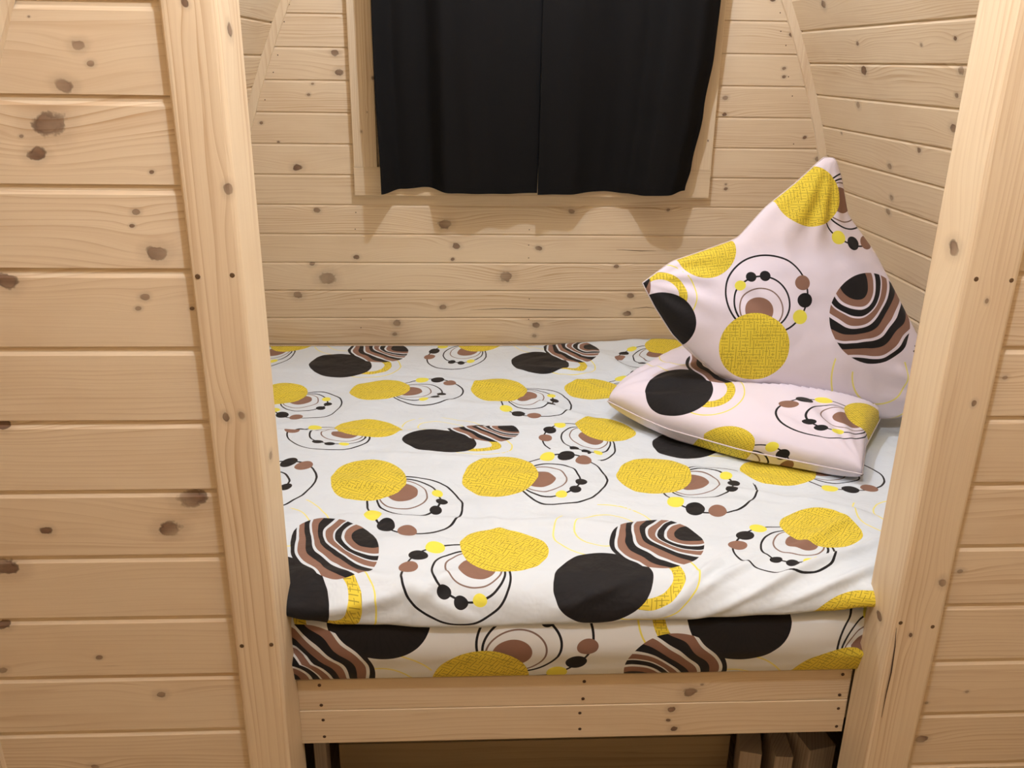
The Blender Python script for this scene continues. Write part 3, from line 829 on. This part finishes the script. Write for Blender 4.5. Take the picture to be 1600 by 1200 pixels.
    se = obj('seam', vsr, fsr, M_seam, root_o, True)
    tag(root_o, label, 'pillow', 'two square bed pillows')
    return root_o
M_seam = plain('white_seam_thread', srgb(226, 214, 214), .8)

# standing pillow: plane leaning back against the right side, own coords (X, height along the plane)
P1O = Vector((0, .985, .43)); LEAN = .30
dup_ = Vector((0, math.sin(LEAN), math.cos(LEAN))); dn_ = Vector((0, -math.cos(LEAN), math.sin(LEAN)))
def p1_3d(a, b_, h): return P1O + Vector((a, 0, 0)) + dup_*b_ + dn_*h
P1_TOP = [(0.463, 0.324), (0.553, 0.39), (0.639, 0.419), (0.754, 0.46), (0.839, 0.555), (0.933, 0.63), (0.99, 0.683), (1.017, 0.706)]
P1_RIGHT = [(1.017, 0.706), (1.052, 0.706), (1.074, 0.647), (1.094, 0.534), (1.181, 0.421), (1.286, 0.231), (1.377, 0.067), (1.445, -0.06)]
P1_BOTTOM = [(0.786, -0.003), (0.908, -0.042), (1.085, -0.081), (1.243, -0.094), (1.445, -0.06)]
P1_LEFT = [(0.463, 0.324), (0.501, 0.253), (0.556, 0.169), (0.614, 0.112), (0.692, 0.047), (0.786, -0.003)]
standing = pillow('pillow', P1_TOP, P1_RIGHT, P1_BOTTOM, P1_LEFT, p1_3d, .10, M_pil, PR_P1,
       'printed pillow propped upright on one corner against the right wall', front_k=1.0, back_k=.9, seed=9,
       creases=((.30, .10, .42, .45, .04, -.012), (.62, .05, .60, .42, .035, .008), (.80, .1, .95, .5, .03, .007)))

from mathutils.bvhtree import BVHTree
_sp = standing; _bv = BVHTree.FromPolygons([_sp.location + v.co for v in _sp.data.vertices], [tuple(p.vertices) for p in _sp.data.polygons])
def under_standing(P):          # the lying pillow is dented where the standing one rests on it
    hit = _bv.ray_cast(Vector((P.x, P.y, .2)), Vector((0, 0, 1)))
    if hit[0] is not None and P.z > hit[0].z-.004: return Vector((P.x, P.y, max(.30, hit[0].z-.004)))
    return P
# lying pillow: own plane = bed plane (X, Y)
P2Z = .345
def p2_3d(a, b_, h):
    tip = math.exp(-((a-.39)**2+(b_-1.13)**2)/.02)*.015
    lean = .0
    return Vector((a, b_, P2Z+h+tip))
def p2_uv(P): return (P.x, P.y*.75+P.z*.9)
pillow('pillow', [(.375, 1.07), (.49, 1.25), (.62, 1.42), (.76, 1.62)], [(.76, 1.62), (.98, 1.54), (1.18, 1.40), (1.36, 1.24)],
       [(.985, .565), (1.07, .74), (1.21, .95), (1.36, 1.24)], [(.375, 1.07), (.53, .87), (.71, .72), (.985, .565)],
       p2_3d, .160, M_pil, PR_P2, 'printed pillow lying flat on the duvet under the standing pillow', uvfun=p2_uv, front_k=.85, back_k=.5, seed=4,
       creases=((.45, .75, .55, 1.0, .05, -.014), (.15, .7, .3, .98, .04, .008), (.75, .7, .9, .95, .05, .008), (.6, .8, .7, 1.0, .03, .007)), floorz=lambda x, y: duvet_base(x, y)[1]+duvet_z(x, y)+.004, ceil=under_standing, power=.24)

# ------------------------------------------------------------------ things under the bed
bx_ = tag(empty('storage_box', (.115, .42, FLOOR)), 'long low wooden box pushed under the bed', 'box')
def lb(a, b_): return Vector(a)-bx_.location, Vector(b_)-bx_.location
box('front_board', *lb((-.405, .32, FLOOR), (.625, .34, -.30)), M_floor, bx_)
box('front_board', *lb((-.405, .322, -.298), (.625, .34, -.19)), M_floor, bx_)
box('end_board', *lb((-.405, .342, FLOOR), (-.385, .70, -.19)), M_floor, bx_)
box('end_board', *lb((.605, .342, FLOOR), (.625, .70, -.19)), M_floor, bx_)
box('lid', *lb((-.41, .315, -.188), (.63, .705, -.172)), M_floor, bx_)
for (x, y, wd, d, h, rz, tilt, lab) in (
        (-.445, .30, .030, .10, .20, .1, .0, 'short grey board offcut under the bed, left of the storage box'),
        (.665, .29, .055, .12, .145, -.25, .12, 'short timber offcut under the bed touching the right end of the storage box'),
        (.735, .27, .045, .12, .150, -.1, .05, 'middle timber offcut under the bed between two others'),
        (.815, .26, .075, .10, .175, .2, -.06, 'widest timber offcut under the bed beside the right post')):
    o = tag(empty('timber_offcut', (x, y, FLOOR)), lab, 'timber', 'timber offcuts under the bed')
    o.rotation_euler = (0, tilt*0, rz)
    e = extr('block', rbeam(wd, d, .003), h, M_rough, o, Matrix(((0, 0, -1, wd/2), (0, 1, 0, -d/2), (1, 0, 0, 0), (0, 0, 0, 1))))
